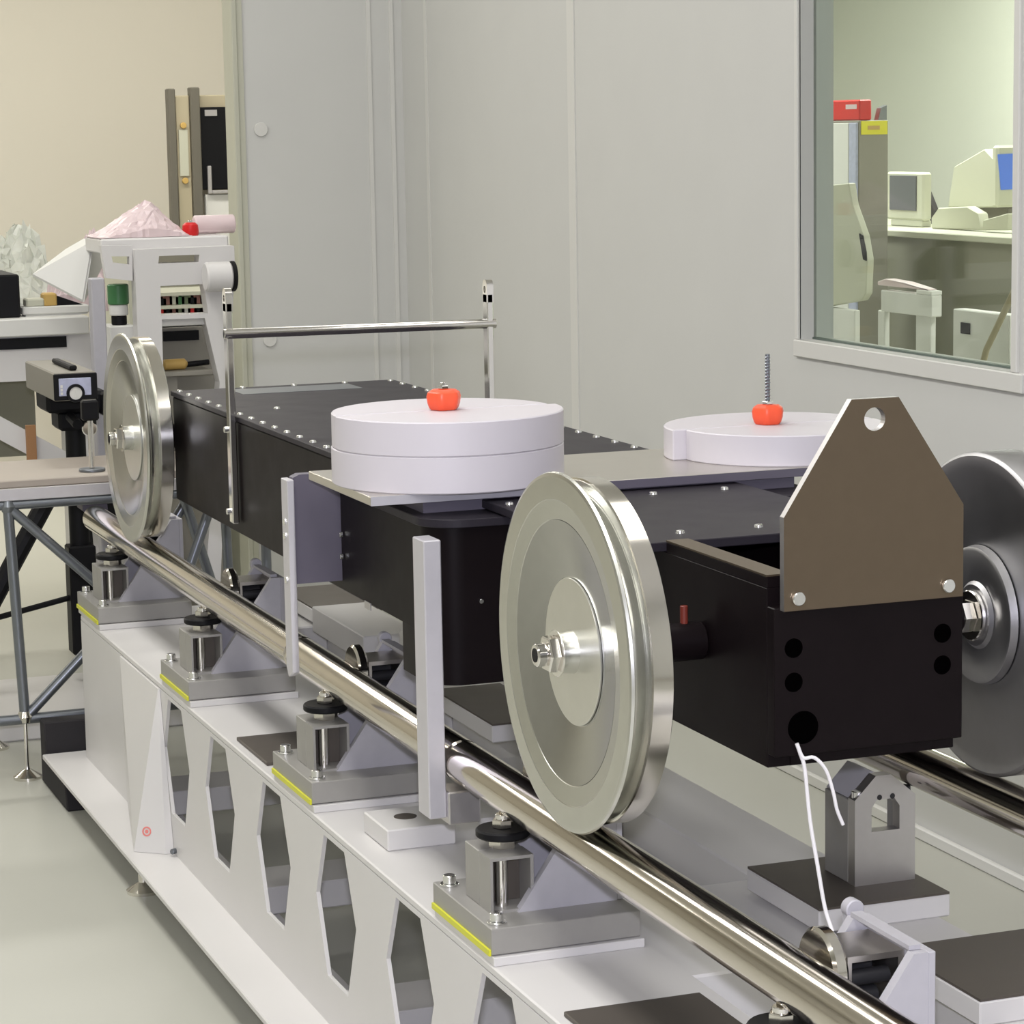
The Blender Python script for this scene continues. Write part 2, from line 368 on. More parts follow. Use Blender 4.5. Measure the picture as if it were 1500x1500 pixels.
# ------------------------------------------------------------------ pillar block under the far rail
pb = thing('pillar_block', 'square steel pillar block with a window and peaked top under the far rail', 'rail support', (.492, .205, .401))
part('front_plate', B().holed([(.450, .401), (.450, .510), (.479, .5385), (.500, .5385), (.534, .510), (.534, .401)],
                              [[(.473, .468), (.473, .498), (.480, .508), (.505, .508), (.512, .498), (.512, .468)]], 'XZ', .164, .182), 'alu', pb, smooth=False)
part('side_plate', B().box(.450, .466, .182, .245, .401, .508, .001), 'ground_steel', pb)
part('side_plate', B().box(.518, .534, .182, .208, .401, .508, .001), 'ground_steel', pb)
part('roof_plate', B().prism([(.452, .509), (.482, .540), (.492, .536), (.462, .509)], 'XZ', .183, .245), 'alu_matte', pb, smooth=False)
for x in (.458, .525): part('bolt', B().cyl((x, .174, .508), (x, .174, .520), .007, 14), 'black_bolt' if x > .5 else 'bolt', pb)
for x in (.484, .502): part('pin_hole', B().cyl((x, .166, .511), (x, .1632, .511), .0035, 12), 'black_bolt', pb)
# ------------------------------------------------------------------ carriage
HUB = .765; LY = 2.275; XC = .284
ca = thing('rail_carriage', 'black box carriage on big polished steel wheels standing on the rails', 'carriage', (XC, 1.1, .573))
# rear box and cover
part('rear_box', B().box(.068, .500, .88, 2.15, .659, .852, .002), 'black_anod', ca)
tc = part('top_cover', B().box(.066, .502, .872, 2.157, .853, .862, .001), 'dark_anod', ca)
scr = B().lathe([(0, .0058), (.0028, .0052), (.0036, .0030), (.0036, 0)], 'Z', (0, 0, 0), 14)
scr_o = part('screw', scr, 'bolt', None)
def screw(x, y, z, parent, rot=None): return instance('screw', scr_o, (x, y, z), parent, rot)
for k in range(17):
    y = 2.135-.0745*k
    screw(.078, y, .862, tc); screw(.490, y, .862, tc)
for x in (.20, .30, .40): screw(x, 2.14, .862, tc)
for x, y in ((.16, 1.33), (.40, 1.33), (.16, 1.75), (.40, 1.75)): screw(x, y, .862, tc)
part('cover_window', B().box(.17, .40, 2.02, 2.12, .8615, .8625), 'gray_rod', tc, label='grey-blue inset near the far edge')
# front box with rounded front corners
def rounded(x0, x1, y0, y1, r): return [(x1, y1), (x0, y1)]+arc(x0+r, y0+r, r, PI, 1.5*PI, 8)+arc(x1-r, y0+r, r, 1.5*PI, 2*PI, 8)
part('front_box', B().prism(rounded(.010, .558, .47, .87, .045), 'XY', .697, .838), 'black_anod', ca)
part('axle_housing', B().prism(rounded(.011, .557, .471, .60, .045), 'XY', .632, .697), 'black_anod', ca)
part('front_cover', B().prism(rounded(.002, .566, .455, .872, .055), 'XY', .838, .849, .001), 'dark_anod', ca)
nc = part('nose_cover', B().box(.10, .462, .10, .53, .851, .862, .001), 'dark_anod', ca)
for x in (.116, .214, .316, .418): screw(x, .155, .862, nc)
for x in (.116, .214, .316, .418): screw(x, .47, .862, nc)
part('nose_side', B().box(.1715, .200, -.165, .47, .655, .8505, .001).box(.1715, .200, -.165, .099, .850, .8625, .001), 'black_anod', ca)
part('nose_side', B().box(.372, .398, -.165, .47, .655, .8505, .001).box(.372, .398, -.165, .099, .850, .8625, .001), 'black_anod', ca)
nf = part('nose_front', B().box(.1715, .398, -.183, -.165, .670, .831, .001), 'black_anod', ca)
for x in (.1712, .3722): part('nose_top_strip', B().box(x, x+.028, -.165, .099, .8625, .8645), 'brown_steel', ca)  # thin added strip, lighter than the side plate under it
part('nose_floor', B().box(.198, .372, -.165, .47, .655, .668), 'black_anod', ca)
for x, z, r in ((.194, .787, .0105), (.194, .750, .0105), (.205, .700, .018), (.373, .788, .0105), (.373, .753, .0105)):
    part('bore', B().cyl((x, -.182, z), (x, -.1836, z), r, 24, bev=.02), 'bore_shade', nf)  # flat disc on the face, painted with the shade of a bore
# lifting plate
LP = [(.178, .829), (.178, .929), (.257, 1.049), (.313, 1.049), (.392, .929), (.392, .829)]
lp = part('lifting_plate', B().holed(LP, [circle(.2845, 1.027, .0125, 28)], 'XZ', -.193, -.1835), 'brown_steel', ca, smooth=False, label='bare steel lifting plate with tapered shoulders and one hole')
lp.data.materials.append(MATS['alu'])  # lighter edge faces, the edge glint is put into the colour
for pg in lp.data.polygons:
    if abs(pg.normal.y) < .5: pg.material_index = 1
ls_b = B().cyl((0, 0, 0), (0, -.005, 0), .0075, 16)
ls_o = part('bolt', ls_b, 'bolt', None)
for x in (.194, .373): instance('bolt', ls_o, (x, -.193, .842), lp)
bpy.data.objects.remove(ls_o)
# rear axle arms
part('rear_arm', B().box(.16, .20, 2.157, 2.38, .69, .83, .002).box(.36, .40, 2.157, 2.38, .69, .83, .002), 'black_anod', ca)
# carrier slab
part('carrier_slab', B().box(-.055, .735, .515, .80, .865, .877, .001), 'alu_plate', ca)
part('slab_front', B().box(-.0548, .239, .5135, .515, .8652, .8768), 'alu_matte', ca)
part('slab_edge', B().box(.24, .735, .5135, .515, .8655, .8765).box(.02, .55, .53, .79, .849, .865), 'purple_anod', ca)
# wheels: left ones carry a flange outside
def wheel_prof(mirror):
    p = [(-.004, 0), (-.004, .022), (.017, .024), (.017, .083), (.0045, .147), (.0038, .148), (.0006, .169), (0, .170), (0, .195), (.001, .1985), (.004, .2), (.0055, .1985),
         (.0125, .181), (.0270, .177), (.0276, .178), (.0276, .189), (.029, .1915), (.051, .1915), (.053, .189), (.053, .160), (.047, .15), (.045, .085), (.058, .080), (.060, .06), (.060, 0)]
    return [((-t if mirror else t), r) for t, r in p]
def wheel(x, y, left):
    if left:
        wh = part('wheel', B().lathe(wheel_prof(False), 'X', (x, y, HUB), 128), 'turned', ca, sharp=5)
        part('rim', B().lathe([(.0275, .1885), (.0288, .1918), (.0512, .1918), (.0531, .1885)], 'X', (x, y, HUB), 128), 'polished', wh)
        part('hub_plate', B().lathe([(.0165, .082), (.0145, .082), (.0140, .0815), (.0140, .02)], 'X', (x, y, HUB), 64), 'hub_metal', wh)
        part('dish', B().lathe([(.0166, .0832), (.0042, .1468)], 'X', (x, y, HUB), 96), 'dish_shade', wh)  # overlay on the wheel cone carrying the darkened reflection tone
        part('hub_nut', B().cyl((x-.004, y, HUB), (x-.006, y, HUB), .026, 28).hexa((x-.006, y, HUB), (x-.018, y, HUB), .0215).cyl((x-.018, y, HUB), (x-.030, y, HUB), .013, 20), 'chrome', wh)
        part('axle_end', B().cyl((x-.030, y, HUB), (x-.0306, y, HUB), .008, 16), 'black', wh)
        part('axle', B().cyl((x+.058, y, HUB), (x+(.171 if y < 1 else .159), y, HUB), .0215, 24).cyl((x+.066, y, HUB), (x+.092, y, HUB), .034, 24), 'black_anod', wh)
    else:
        pr = [(0, 0), (0, .165), (-.004, .172), (-.004, .186), (-.0015, .1895), (.0, .1905), (.048, .1905), (.051, .188), (.051, .17), (.045, .15), (.045, 0)]
        wh = part('wheel', B().lathe(pr, 'X', (x, y, HUB), 128), 'turned_dull', ca)
        part('hub_boss', B().lathe([(-.001, .082), (-.010, .080), (-.012, .076), (-.008, .040), (-.012, .036), (-.012, 0)], 'X', (x, y, HUB), 64), 'turned_dull', wh)
        part('hub_nut', B().cyl((x-.012, y, HUB), (x-.018, y, HUB), .030, 24).hexa((x-.018, y, HUB), (x-.034, y, HUB), .020), 'chrome', wh)
        part('axle', B().cyl((x-.034, y, HUB), (x-.135, y, HUB), .022, 24), 'black_anod', wh)
wheel(0, 0, True); wheel(0, LY, True); wheel(.530, 0, False)
rt = part('red_tip', B().cyl((.149, .0, .785), (.149, .0, .806), .0045, 14), 'copper', ca, label='small copper red fitting behind the front wheel')
# lifting posts and handle bar
def post(x, y, z0, nm):
    p = part('lifting_post', B().box(x-.006, x+.006, y-.011, y+.011, z0, 1.055, .002)
             .holed([(y-.011, 1.04), (y+.011, 1.04), (y+.011, 1.068)]+arc(y, 1.068, .011, 0, PI, 8)[1:]+[(y-.011, 1.04)][:0], [circle(y, 1.062, .006, 14)], 'YZ', x-.006, x+.006), 'chrome', ca)
    for z in (.70, .84):
        part('bolt', B().cyl((x-.006, y-.002, z), (x-.014, y-.002, z), .0055, 12), 'bolt', p)
    return p
post(.058, 1.67, .679, 'left'); post(.510, 1.63, .70, 'right')
part('handle_bar', B().cyl((.046, 1.655, 1.003), (.522, 1.625, 1.003), .0085, 20), 'chrome', ca)
# outrigger plate and hanging stop bars
op = part('outrigger_plate', B().prism([(-.058, .707), (.020, .707), (.020, .862), (-.046, .862), (-.055, .858), (-.058, .848)], 'XZ', .88, .90), 'purple_anod', ca)
for z in (.775, .755):
    part('bolt', B().cyl((-.058, .89, z+.02), (-.068, .89, z+.02), .005, 12), 'bolt', op)
part('bolt', B().cyl((-.058, .89, .712), (-.068, .89, .712), .005, 12), 'bolt', op)
part('stop_bar', B().prism([(.872, .582), (.895, .572), (.905, .585), (.905, .856), (.872, .856)], 'YZ', -.066, -.056, .001), 'bright_bar', ca)
sb = part('stop_bar', B().box(-.021, .002, .408, .452, .478, .833, .0015), 'bright_bar', ca, label='square bright stop bar hanging beside the rail in front')
part('stop_hook', B().box(.002, .045, .40, .448, .470, .5125, .002), 'alu', sb)
for z in (.806, .775): part('bolt', B().cyl((.0085, .86-.08*0, z-.03), (.0040, .86, z-.03), .004, 12), 'bolt', ca)
part('name_tag', B().box(.0085, .0100, .735, .762, .688, .698), 'alu', ca, label='tiny bright tag low on the black side')
part('bolt', B().cyl((.075, .470, .74), (.075, .466, .74), .003, 10), 'bolt', ca)
bpy.data.objects.remove(scr_o)
# ------------------------------------------------------------------ white plastic weights and knobs
def half(cx, cy, r, z0, z1, back, dx): 
    a0 = 0 if back else PI
    return B().prism([(p[0]+dx, p[1]) for p in arc(cx, cy, r, a0, a0+PI, 40)], 'XY', z0, z1, .0015)
DX, DY, DR = .0905, .634, .1545
d1 = solo('plastic_disc', B().lathe([(0, 0), (0, DR-.0015), (.0015, DR), (.0465, DR), (.048, DR-.0015), (.048, 0)], 'Z', (DX, DY, .877), 96), 'teflon', 'thick white plastic disc at the bottom of the stack of two', 'disc', 'white plastic discs on the carriage')
d2 = thing('plastic_disc', 'white plastic disc topping the stack of two, with a short orange knob', 'disc', (DX, DY, .925), 'white plastic discs on the carriage')
part('half_disc', half(DX, DY, DR-.006, .925, .970, True, -.005), 'teflon', d2); part('half_disc', half(DX, DY-.0006, DR, .925, .9695, False, .0), 'teflon', d2)
EX, EY = .588, .664
d3 = thing('plastic_disc', 'single white plastic disc with a threaded rod in its orange knob, by the lifting plate', 'disc', (EX, EY, .877), 'white plastic discs on the carriage')
part('half_disc', half(EX, EY, DR, .877, .920, True, -.003), 'teflon', d3); part('half_disc', half(EX, EY-.0006, DR-.008, .877, .9195, False, .008), 'teflon', d3)
def knob(x, y, z, rod, disc):
    b = B(); n = 48; rings = []
    for zz, rr in ((0, 0), (0, .017), (.003, .0195), (.009, .0215), (.018, .0225), (.023, .021), (.0265, .016), (.0275, 0)):
        if rr == 0: rings.append([b.bm.verts.new((x, y, z+zz))]); continue
        rings.append([b.bm.verts.new((x+rr*(1+.05*math.cos(6*2*PI*k/n))*math.cos(2*PI*k/n), y+rr*(1+.05*math.cos(6*2*PI*k/n))*math.sin(2*PI*k/n), z+zz)) for k in range(n)])
    fs = []
    for A, C in zip(rings, rings[1:]):
        for k in range(n):
            k2 = (k+1) % n
            if len(A) == 1: fs.append(b.bm.faces.new((A[0], C[k], C[k2])))
            elif len(C) == 1: fs.append(b.bm.faces.new((A[k], C[0], A[k2])))
            else: fs.append(b.bm.faces.new((A[k], C[k], C[k2], A[k2])))
    bmesh.ops.recalc_face_normals(b.bm, faces=fs)
    t = part('knob', b, 'orange', disc, label='orange red star knob')
    part('nut', B().hexa((x, y, z+.0275), (x, y, z+.032), .008), 'chrome', t)
    if rod:
        b = B().cyl((x, y, z+.032), (x, y, z+.098), .0033, 12)
        for k in range(14): b.lathe([(0, .0033), (.0012, .0043), (.0024, .0033)], 'Z', (x, y, z+.034+.0045*k), 12)
        part('threaded_rod', b, 'gray_rod', t)
    else: part('stud', B().cyl((x, y, z+.030), (x, y, z+.036), .004, 12), 'chrome', t)
knob(DX-.004, DY, .970, False, d2)
knob(EX-.010, EY+.005, .920, True, d3)
# ------------------------------------------------------------------ cord hanging from the nose
solo('white_string', B().tube([(.196, -.186, .684), (.200, -.187, .672), (.2045, -.188, .655), (.2095, -.19, .60), (.2160, -.195, .55), (.222, -.20, .505), (.226, -.21, .480)], .0022, 8, 4)
     .tube([(.1985, -.187, .676), (.203, -.189, .668), (.214, -.192, .668), (.226, -.195, .654), (.234, -.196, .63), (.2385, -.196, .61), (.246, -.196, .592)], .0020, 8, 4), 'cord',
     'thin white string with a loose end hanging from the nose of the carriage', 'string')
# ------------------------------------------------------------------ left background: low rod-frame table behind the rails
LB = 2.764
def rod(p0, p1, r=.011): return B().cyl(p0, p1, r, 14)
tb = thing('rod_table', 'low table with a beige board on a space frame of grey rods', 'table', (.15, 3.0, 0))
part('board', B().box(-.60, .43, 2.755, 3.09, .618, .634, .002), 'breadboard', tb)
part('board_edge', B().box(-.60, .43, 2.752, 2.76, .592, .6175, .001), 'alu', tb)
for (p0, p1) in [((-.148, LB, .585), (-.132, LB, .14)), ((-.144, LB, .575), (.05, LB, .385)), ((-.126, LB, .135), (.05, LB, .305)), ((-.13, LB, .128), (.40, LB, .128)),
                 ((-.148, LB, .583), (.40, LB, .583)), ((-.148, LB, .583), (-.58, LB, .583)), ((-.132, LB, .128), (-.58, LB, .128)), ((-.162, LB+.30, .585), (-.15, LB+.30, .14)),
                 ((.385, LB+.30, .585), (.395, LB+.30, .13)), ((.30, LB+.02, .583), (.20, LB+.02, .33)), ((.27, LB+.22, .56), (.345, LB+.22, .30)), ((.40, LB, .583), (.40, LB, .128)), ((.385, LB+.25, .58), (.385, LB, .58)), ((.24, LB+.23, .47), (.30, LB+.23, .56))]:
    part('rod', rod(p0, p1), 'gray_rod', tb)
for x in (-.132, .40, -.58):
    part('node', B().lathe([(-.016, 0), (-.012, .012), (0, .017), (.012, .012), (.016, 0)], 'Z', (x, LB, .133), 16), 'polished', tb)
    part('foot', B().lathe([(0, 0), (0, .030), (.006, .030), (.012, .02), (.02, .008), (.03, .005), (.12, .004), (.12, 0)], 'Z', (x, LB, 0), 24), 'polished', tb)
part('node', B().lathe([(-.016, 0), (-.012, .012), (0, .017), (.012, .012), (.016, 0)], 'Z', (-.148, LB, .58), 16), 'gray_rod', tb)
for x, y in ((-.15, LB+.30), (.395, LB+.30)): part('foot', B().lathe([(0, 0), (0, .030), (.006, .030), (.012, .02), (.02, .008), (.13, .008), (.13, 0)], 'Z', (x, y, 0), 24), 'polished', tb)
# ------------------------------------------------------------------ helper: the point of a plane seen at a pixel of the 1500 px photograph
def at(ax, val, x, y):
    v = d_*FPX + r2*(x-750) - u2*(y-750); i = 'XYZ'.index(ax); return CAM + v*((val-CAM[i])/v[i])
def xz(Y, pts): return [(at('Y', Y, *p).x, at('Y', Y, *p).z) for p in pts]
def yz(X, pts): return [(at('X', X, *p).y, at('X', X, *p).z) for p in pts]
def pbox(Y, x0, y0, x1, y1, dep, bev=.003):
    # upright box whose front face lies at depth Y between two photo corners
    a, c = at('Y', Y, x0, y0), at('Y', Y, x1, y1); return B().box(min(a.x, c.x), max(a.x, c.x), Y, Y+dep, min(a.z, c.z), max(a.z, c.z), bev)
def crumple(pts, n, seed, amp, thick=0):
    pass
# tripod with instrument behind the low table
TX, TY = .131, 3.46
tp = thing('tripod', 'black tripod standing behind the low beige table, carrying the grey instrument', 'tripod', (TX, TY, .0505))
part('column', B().cyl((TX, TY, .12), (TX, TY, .66), .024, 16).box(TX-.032, TX+.032, TY-.03, TY+.03, .12, .38, .004), 'black', tp)
for dx, dy in ((-.34, -.05), (.30, -.05), (.04, .085)):
    part('leg', B().cyl((TX+dx*.1, TY+dy*.1, .56), (TX+dx, TY+dy, .066), .022, 10).cyl((TX+dx, TY+dy, .0505), (TX+dx, TY+dy, .075), .02, 10), 'black', tp)
    part('brace', B().cyl((TX, TY, .26), (TX+dx*.62, TY+dy*.62, .225), .007, 8), 'black', tp)
part('head', B().box(TX-.075, TX+.07, TY-.06, TY+.08, .700, .7475, .008).box(TX-.045, TX+.045, TY-.04, TY+.06, .655, .702, .008).box(TX+.050, TX+.085, TY-.09, TY-.02, .690, .745, .005).cyl((TX-.02, TY-.05, .69), (TX-.02, TY-.14, .68), .012, 10), 'black', tp)
part('knob', B().cyl((TX+.02, TY-.04, .662), (TX+.02, TY-.075, .662), .018, 20), 'chrome', tp)
a, c = at('Y', 3.2, 78, 547), at('Y', 3.2, 143, 603)
ins = thing('instrument', 'grey-beige boxed optical instrument with a round dial on its front panel, on the tripod', 'instrument', ((a.x+c.x)/2, 3.35, .748))
part('housing', B().box(a.x, c.x, 3.2, 3.56, .748, a.z, .003), 'instrument', ins)
part('handle', B().box(a.x+.045, a.x+.062, 3.24, 3.46, a.z+.001, a.z+.012, .003), 'black', ins)
part('bezel', B().box(a.x-.001, c.x+.001, 3.194, 3.2, .750, a.z-.002, .002), 'black', ins)
pf = part('panel', B().box(a.x+.010, c.x-.014, 3.191, 3.194, .760, a.z-.012, .001), 'panel_blue', ins)
dcx, dcz = at('Y', 3.19, 111, 576).x, at('Y', 3.19, 111, 576).z
part('dial', B().lathe([(0, .021), (-.004, .020), (-.004, .0145), (-.001, .0145)], 'Y', (dcx, 3.191, dcz), 28), 'black', ins)
part('dial_face', B().lathe([(0, .0145), (-.0015, .0145), (-.0015, 0)], 'Y', (dcx, 3.191, dcz), 24).box(dcx-.001, dcx+.001, 3.187, 3.189, dcz-.008, dcz+.008), 'paper', ins)
for k in range(3): part('key', B().box(a.x+.013, a.x+.018, 3.189, 3.191, .763+.008*k, .769+.008*k), 'paper', ins)
g = at('Z', .634, 135, 690)
ps = thing('post_stand', 'thin bright post on a round base at the right end of the beige table', 'stand', (g.x, g.y, .634))
part('base', B().cyl((g.x, g.y, .634), (g.x, g.y, .640), .028, 24), 'gray_rod', ps)
part('post', B().cyl((g.x, g.y, .640), (g.x, g.y, .745), .006, 14), 'chrome', ps)
part('clamp', B().box(g.x-.018, g.x+.018, g.y-.012, g.y+.014, .742, .785, .004), 'black', ps)
part('end_bracket', B().prism(xz(2.80, [(121, 731), (156, 729), (161, 770), (141, 762), (121, 748)]), 'XZ', 2.80, 2.86), 'purple_anod', tb, label='bluish bracket below the board end')
# black foot and low white plinth
solo('black_pedestal', B().prism([(2.452, 0), (2.728, 0), (2.728, .135), (2.68, .135), (2.67, .056), (2.47, .056)], 'YZ', -.108, .04, .003), 'black_soft', 'black pedestal foot at the far end of the white girder, partly under its flange', 'pedestal')
g = at('Y', 2.68, 134, 1088)
solo('white_label', B().box(g.x-.011, g.x+.011, 2.670, 2.6785, max(g.z-.02, .058), g.z+.013), 'paper', 'small white label on the black pedestal foot', 'label')
solo('white_plinth', B().box(-.55, .62, 3.11, 3.565, 0.0, .050, .004), 'white_paint', 'low white plinth lying on the floor under the rod table', 'plinth')
# bench with clutter
YB_ = 4.0
P = lambda x, y, Y=YB_: at('Y', Y, x, y)
be = thing('work_bench', 'pale work bench with an open drawer slot, at the left edge behind the instrument', 'bench', (-.1, 4.4, 0))
zt = P(60, 466).z; xr = P(131, 480).x
part('worktop', B().box(-.75, xr, YB_, 4.75, zt-.045, zt, .003), 'wall_trim', be)
part('apron', B().box(-.75, xr+.03, YB_+.03, YB_+.05, zt-.16, zt-.0455), 'white_paint', be)
part('slot', B().box(-.6, P(100, 495).x, YB_+.024, YB_+.031, zt-.078, zt-.050), 'black', be, label='dark slot along the front')
part('leg', B().box(xr-.06, xr+.02, YB_+.05, YB_+.13, 0, zt-.045, .003), 'white_paint', be)
part('leg', B().box(-.72, -.64, YB_+.05, YB_+.13, 0, zt-.045, .003), 'white_paint', be)
part('back_panel', B().box(-.72, xr-.06, 4.50, 4.52, at('Y', 4.5, 30, 668).z, zt-.16), 'desk_panel', be)
p0, p1 = P(0, 627, 3.95), P(118, 690, 3.95)
dv = (p1-p0).normalized(); nrm = Vector((-dv.z, 0, dv.x))*.026; e0 = p0-dv*.15; e1 = p1+dv*.10
part('brace', B().prism([((e0+nrm).x, (e0+nrm).z), ((e1+nrm).x, (e1+nrm).z), ((e1-nrm).x, (e1-nrm).z), ((e0-nrm).x, (e0-nrm).z)], 'XZ', 3.93, 3.98), 'white_paint', be, label='white diagonal brace')
m_ = P(46, 652, 3.92)
part('strap', B().box(m_.x-.012, m_.x+.012, 3.915, 3.93, m_.z-.05, m_.z+.05), 'strap', be, label='orange-brown strap round the brace')
solo('white_board', pbox(4.08, 33, 450, 131, 458, .065).box(P(38, 460, 4.08).x, P(131, 460, 4.08).x-.004, 4.085, 4.14, zt, P(60, 458.2, 4.08).z), 'paper', 'stack of flat white boards on the pale bench, below the leaning white sheet', 'board')
bb = P(28, 402, 4.05)
solo('black_box', B().box(bb.x-.22, bb.x, 4.05, 4.30, zt, bb.z, .004), 'black', 'black box on the pale bench at the left edge of the photo', 'box')
cl = at('Y', 4.2, 60, 435)
q = P(60, 449, 4.08).z
for i, (x0, y0, x1, y1, m, nm, lb) in enumerate([(38, 438, 66, 449, 'cream', 'cream_packet', 'cream packet lying on the white boards, left one'), (64, 430, 84, 448, 'ochre', 'brown_packet', 'brown packet lying on the white boards beside the cream one')]):
    u, v = P(x0, y0, 4.085), P(x1, y1, 4.085)
    solo(nm, B().box(u.x, v.x, 4.085, 4.135, P(60, 450, 4.08).z, u.z, .004), m, lb, 'packet')
u = xz(4.09, [(80, 432), (122, 446), (118, 449), (78, 449)])
solo('dark_tray', B().prism(u, 'XZ', 4.09, 4.14), 'black', 'dark tray under the lower tip of the leaning white sheet', 'tray')
u = xz(3.9, [(47, 402), (52, 396), (96, 368), (121, 352), (126, 352)]); l = xz(3.9, [(148, 356), (150, 382), (136, 414), (122, 443), (118, 442), (80, 422), (47, 408)])
b = B(); outl = xz(3.9, [(46, 404), (96, 368), (122, 351)]); 
def sheet(b, quad, t):
    # thin sheet from a 3-D outline with thickness t along the mean normal
    vs = [Vector(p) for p in quad]; n = (vs[1]-vs[0]).cross(vs[-1]-vs[0]).normalized()*t
    A = [b.bm.verts.new(v) for v in vs]; C = [b.bm.verts.new(v+n) for v in vs]
    fs = [b.bm.faces.new(A), b.bm.faces.new(C[::-1])]+[b.bm.faces.new((A[i], C[i], C[(i+1) % len(vs)], A[(i+1) % len(vs)])) for i in range(len(vs))]
    bmesh.ops.recalc_face_normals(b.bm, faces=fs); return b
b = B()
sheet(b, [P(47, 404, 3.86), P(120, 442, 3.80), P(134, 356, 3.84), P(122, 352, 3.95), P(96, 367, 3.95)], .006)
sheet(b, [P(120, 442, 3.80), P(150, 384, 4.0), P(150, 356, 4.02), P(134, 355.5, 3.84)], .006)
solo('white_sheet', b, 'paper', 'big folded white sheet leaning over the bench edge, left of the white portal', 'sheet', smooth=False)
def crumpled(name, cx, cy, zb, sx, sy, hf, m, label, cat, n=26, seed=1, amp=.012):
    rnd = random.Random(seed); b = B(); G = []
    for j in range(n+1):
        row = []
        for i in range(n+1):
            u, v = i/n*2-1, j/n*2-1
            h = hf(u, v)*(1+.0) + (rnd.random()-.5)*2*amp*(.3+hf(u, v)/.15)
            row.append(b.bm.verts.new((cx+sx*u+(rnd.random()-.5)*amp, cy+sy*v+(rnd.random()-.5)*amp, zb+max(.001, h))))
        G.append(row)
    for j in range(n):
        for i in range(n):
            q = (G[j][i], G[j][i+1], G[j+1][i+1], G[j+1][i])
            if rnd.random() < .5: b.bm.faces.new((q[0], q[1], q[2])); b.bm.faces.new((q[0], q[2], q[3]))
            else: b.bm.faces.new((q[0], q[1], q[3])); b.bm.faces.new((q[1], q[2], q[3]))
    low = {}
    rim = [G[0][i] for i in range(n+1)]+[G[j][n] for j in range(1, n+1)]+[G[n][i] for i in range(n-1, -1, -1)]+[G[j][0] for j in range(n-1, 0, -1)]
    lo = [b.bm.verts.new((v.co.x, v.co.y, zb)) for v in rim]
    for k in range(len(rim)): b.bm.faces.new((rim[k], lo[k], lo[(k+1) % len(rim)], rim[(k+1) % len(rim)]))
    b.bm.faces.new(lo)
    bmesh.ops.recalc_face_normals(b.bm, faces=list(b.bm.faces))
    return solo(name, b, m, label, cat, smooth=False)
# shelf unit behind the portal, colourful things on its shelves
YS = 4.9
s0, s1 = at('Y', YS, 205, 475), at('Y', YS, 330, 415)
sh = thing('shelf_unit', 'open shelf unit seen through the window of the white portal', 'shelf', ((s0.x+s1.x)/2, YS+.2, 0))
for x in (s0.x-.02, s1.x+.04): part('side', B().box(x-.01, x+.01, YS, YS+.35, 0, 1.0), 'cream', sh)
part('back', B().box(s0.x-.02, s1.x+.04, YS+.335, YS+.35, 0, 1.0), 'gray_cab', sh)
for yy in (428, 447, 463, 490, 530):
    z = at('Y', YS, 265, yy).z; part('board', B().box(s0.x-.0095, s1.x+.0295, YS, YS+.33, z-.010, z), 'cream', sh)
k = 0
ORD = ['first', 'second', 'third', 'fourth', 'fifth', 'sixth', 'seventh', 'eighth']
for yy, cols in ((447, ('shelf_stuff2', 'black', 'shelf_stuff', 'cream', 'green')), (463, ('black', 'shelf_stuff', 'shelf_stuff2', 'paper', 'red'))):
    for i, xx in enumerate(range(232, 304, 9)):
        g = at('Y', YS, xx, yy-.5); h = .022+.012*((k*7) % 5)/4; k += 1; c_ = cols[k % 5]
        cn = {'shelf_stuff2': 'olive', 'black': 'black', 'shelf_stuff': 'brown', 'cream': 'cream', 'green': 'green', 'paper': 'white', 'red': 'red'}[c_]
        solo('small_carton', B().box(g.x, g.x+.030, YS+.02, YS+.09, at('Y', YS, 265, yy).z, at('Y', YS, 265, yy).z+h, .002), c_,
             '%s carton, %s from the left on the %s shelf behind the portal' % (cn, ORD[i], 'upper' if yy == 447 else 'lower'), 'carton', 'cartons on the shelves behind the portal')
# white portal (A-shaped frame) with beam
YP = 3.6
po = thing('white_portal', 'white A-shaped portal stand with a beam and a rectangular window, behind the far wheel', 'stand', (at('Y', YP, 260, 500).x, YP+.1, 0))
pz = lambda pts: xz(YP, pts)
outer = pz([(197, 366), (343, 360), (344, 384), (336, 562)]); bl = at('Y', YP, 336, 562); k_ = (outer[3][0]-outer[2][0])/(outer[3][1]-outer[2][1])
foot_x = outer[3][0]-k_*(outer[3][1]-0)*-1*-1
poly = [outer[0], outer[1], outer[2], (outer[3][0]-k_*outer[3][1], 0), (outer[3][0]-k_*outer[3][1]-.045, 0)] + pz([(322, 560), (300, 466), (237, 468)]) + [(pz([(237, 600)])[0][0], 0), (outer[0][0], 0)]
hol = [pz([(233, 375), (292, 373), (291, 384), (232, 386)]), pz([(235, 419), (299, 416), (305, 459), (236, 462)])]
part('portal_plate', B().holed(poly, hol, 'XZ', YP, YP+.05), 'white_paint', po, smooth=False)
a, c = at('Y', YP, 120, 352), at('Y', YP, 343, 372)
part('beam', B().box(a.x+.055, c.x, YP+.05, YP+.24, at('Y', YP, 200, 372).z, at('Y', YP, 200, 350).z, .004), 'white_paint', po)
part('wing_plate', B().holed(pz([(150, 360), (197, 360), (197, 412), (158, 408)]), [pz([(166, 376), (192, 376), (192, 388), (168, 385)])], 'XZ', YP+.02, YP+.045), 'white_paint', po, smooth=False)
part('rear_plate', B().box(outer[0][0], outer[1][0], YP+.22, YP+.24, .75, at('Y', YP, 200, 372).z-.001), 'wall_trim', po) if False else None
g = at('Y', YP, 270, 470); part('shelf_board', B().box(at('Y', YP, 236, 470).x, at('Y', YP, 303, 470).x, YP+.02, YP+.22, at('Y', YP, 270, 478).z, at('Y', YP, 270, 467).z, .002), 'wall_trim', po)
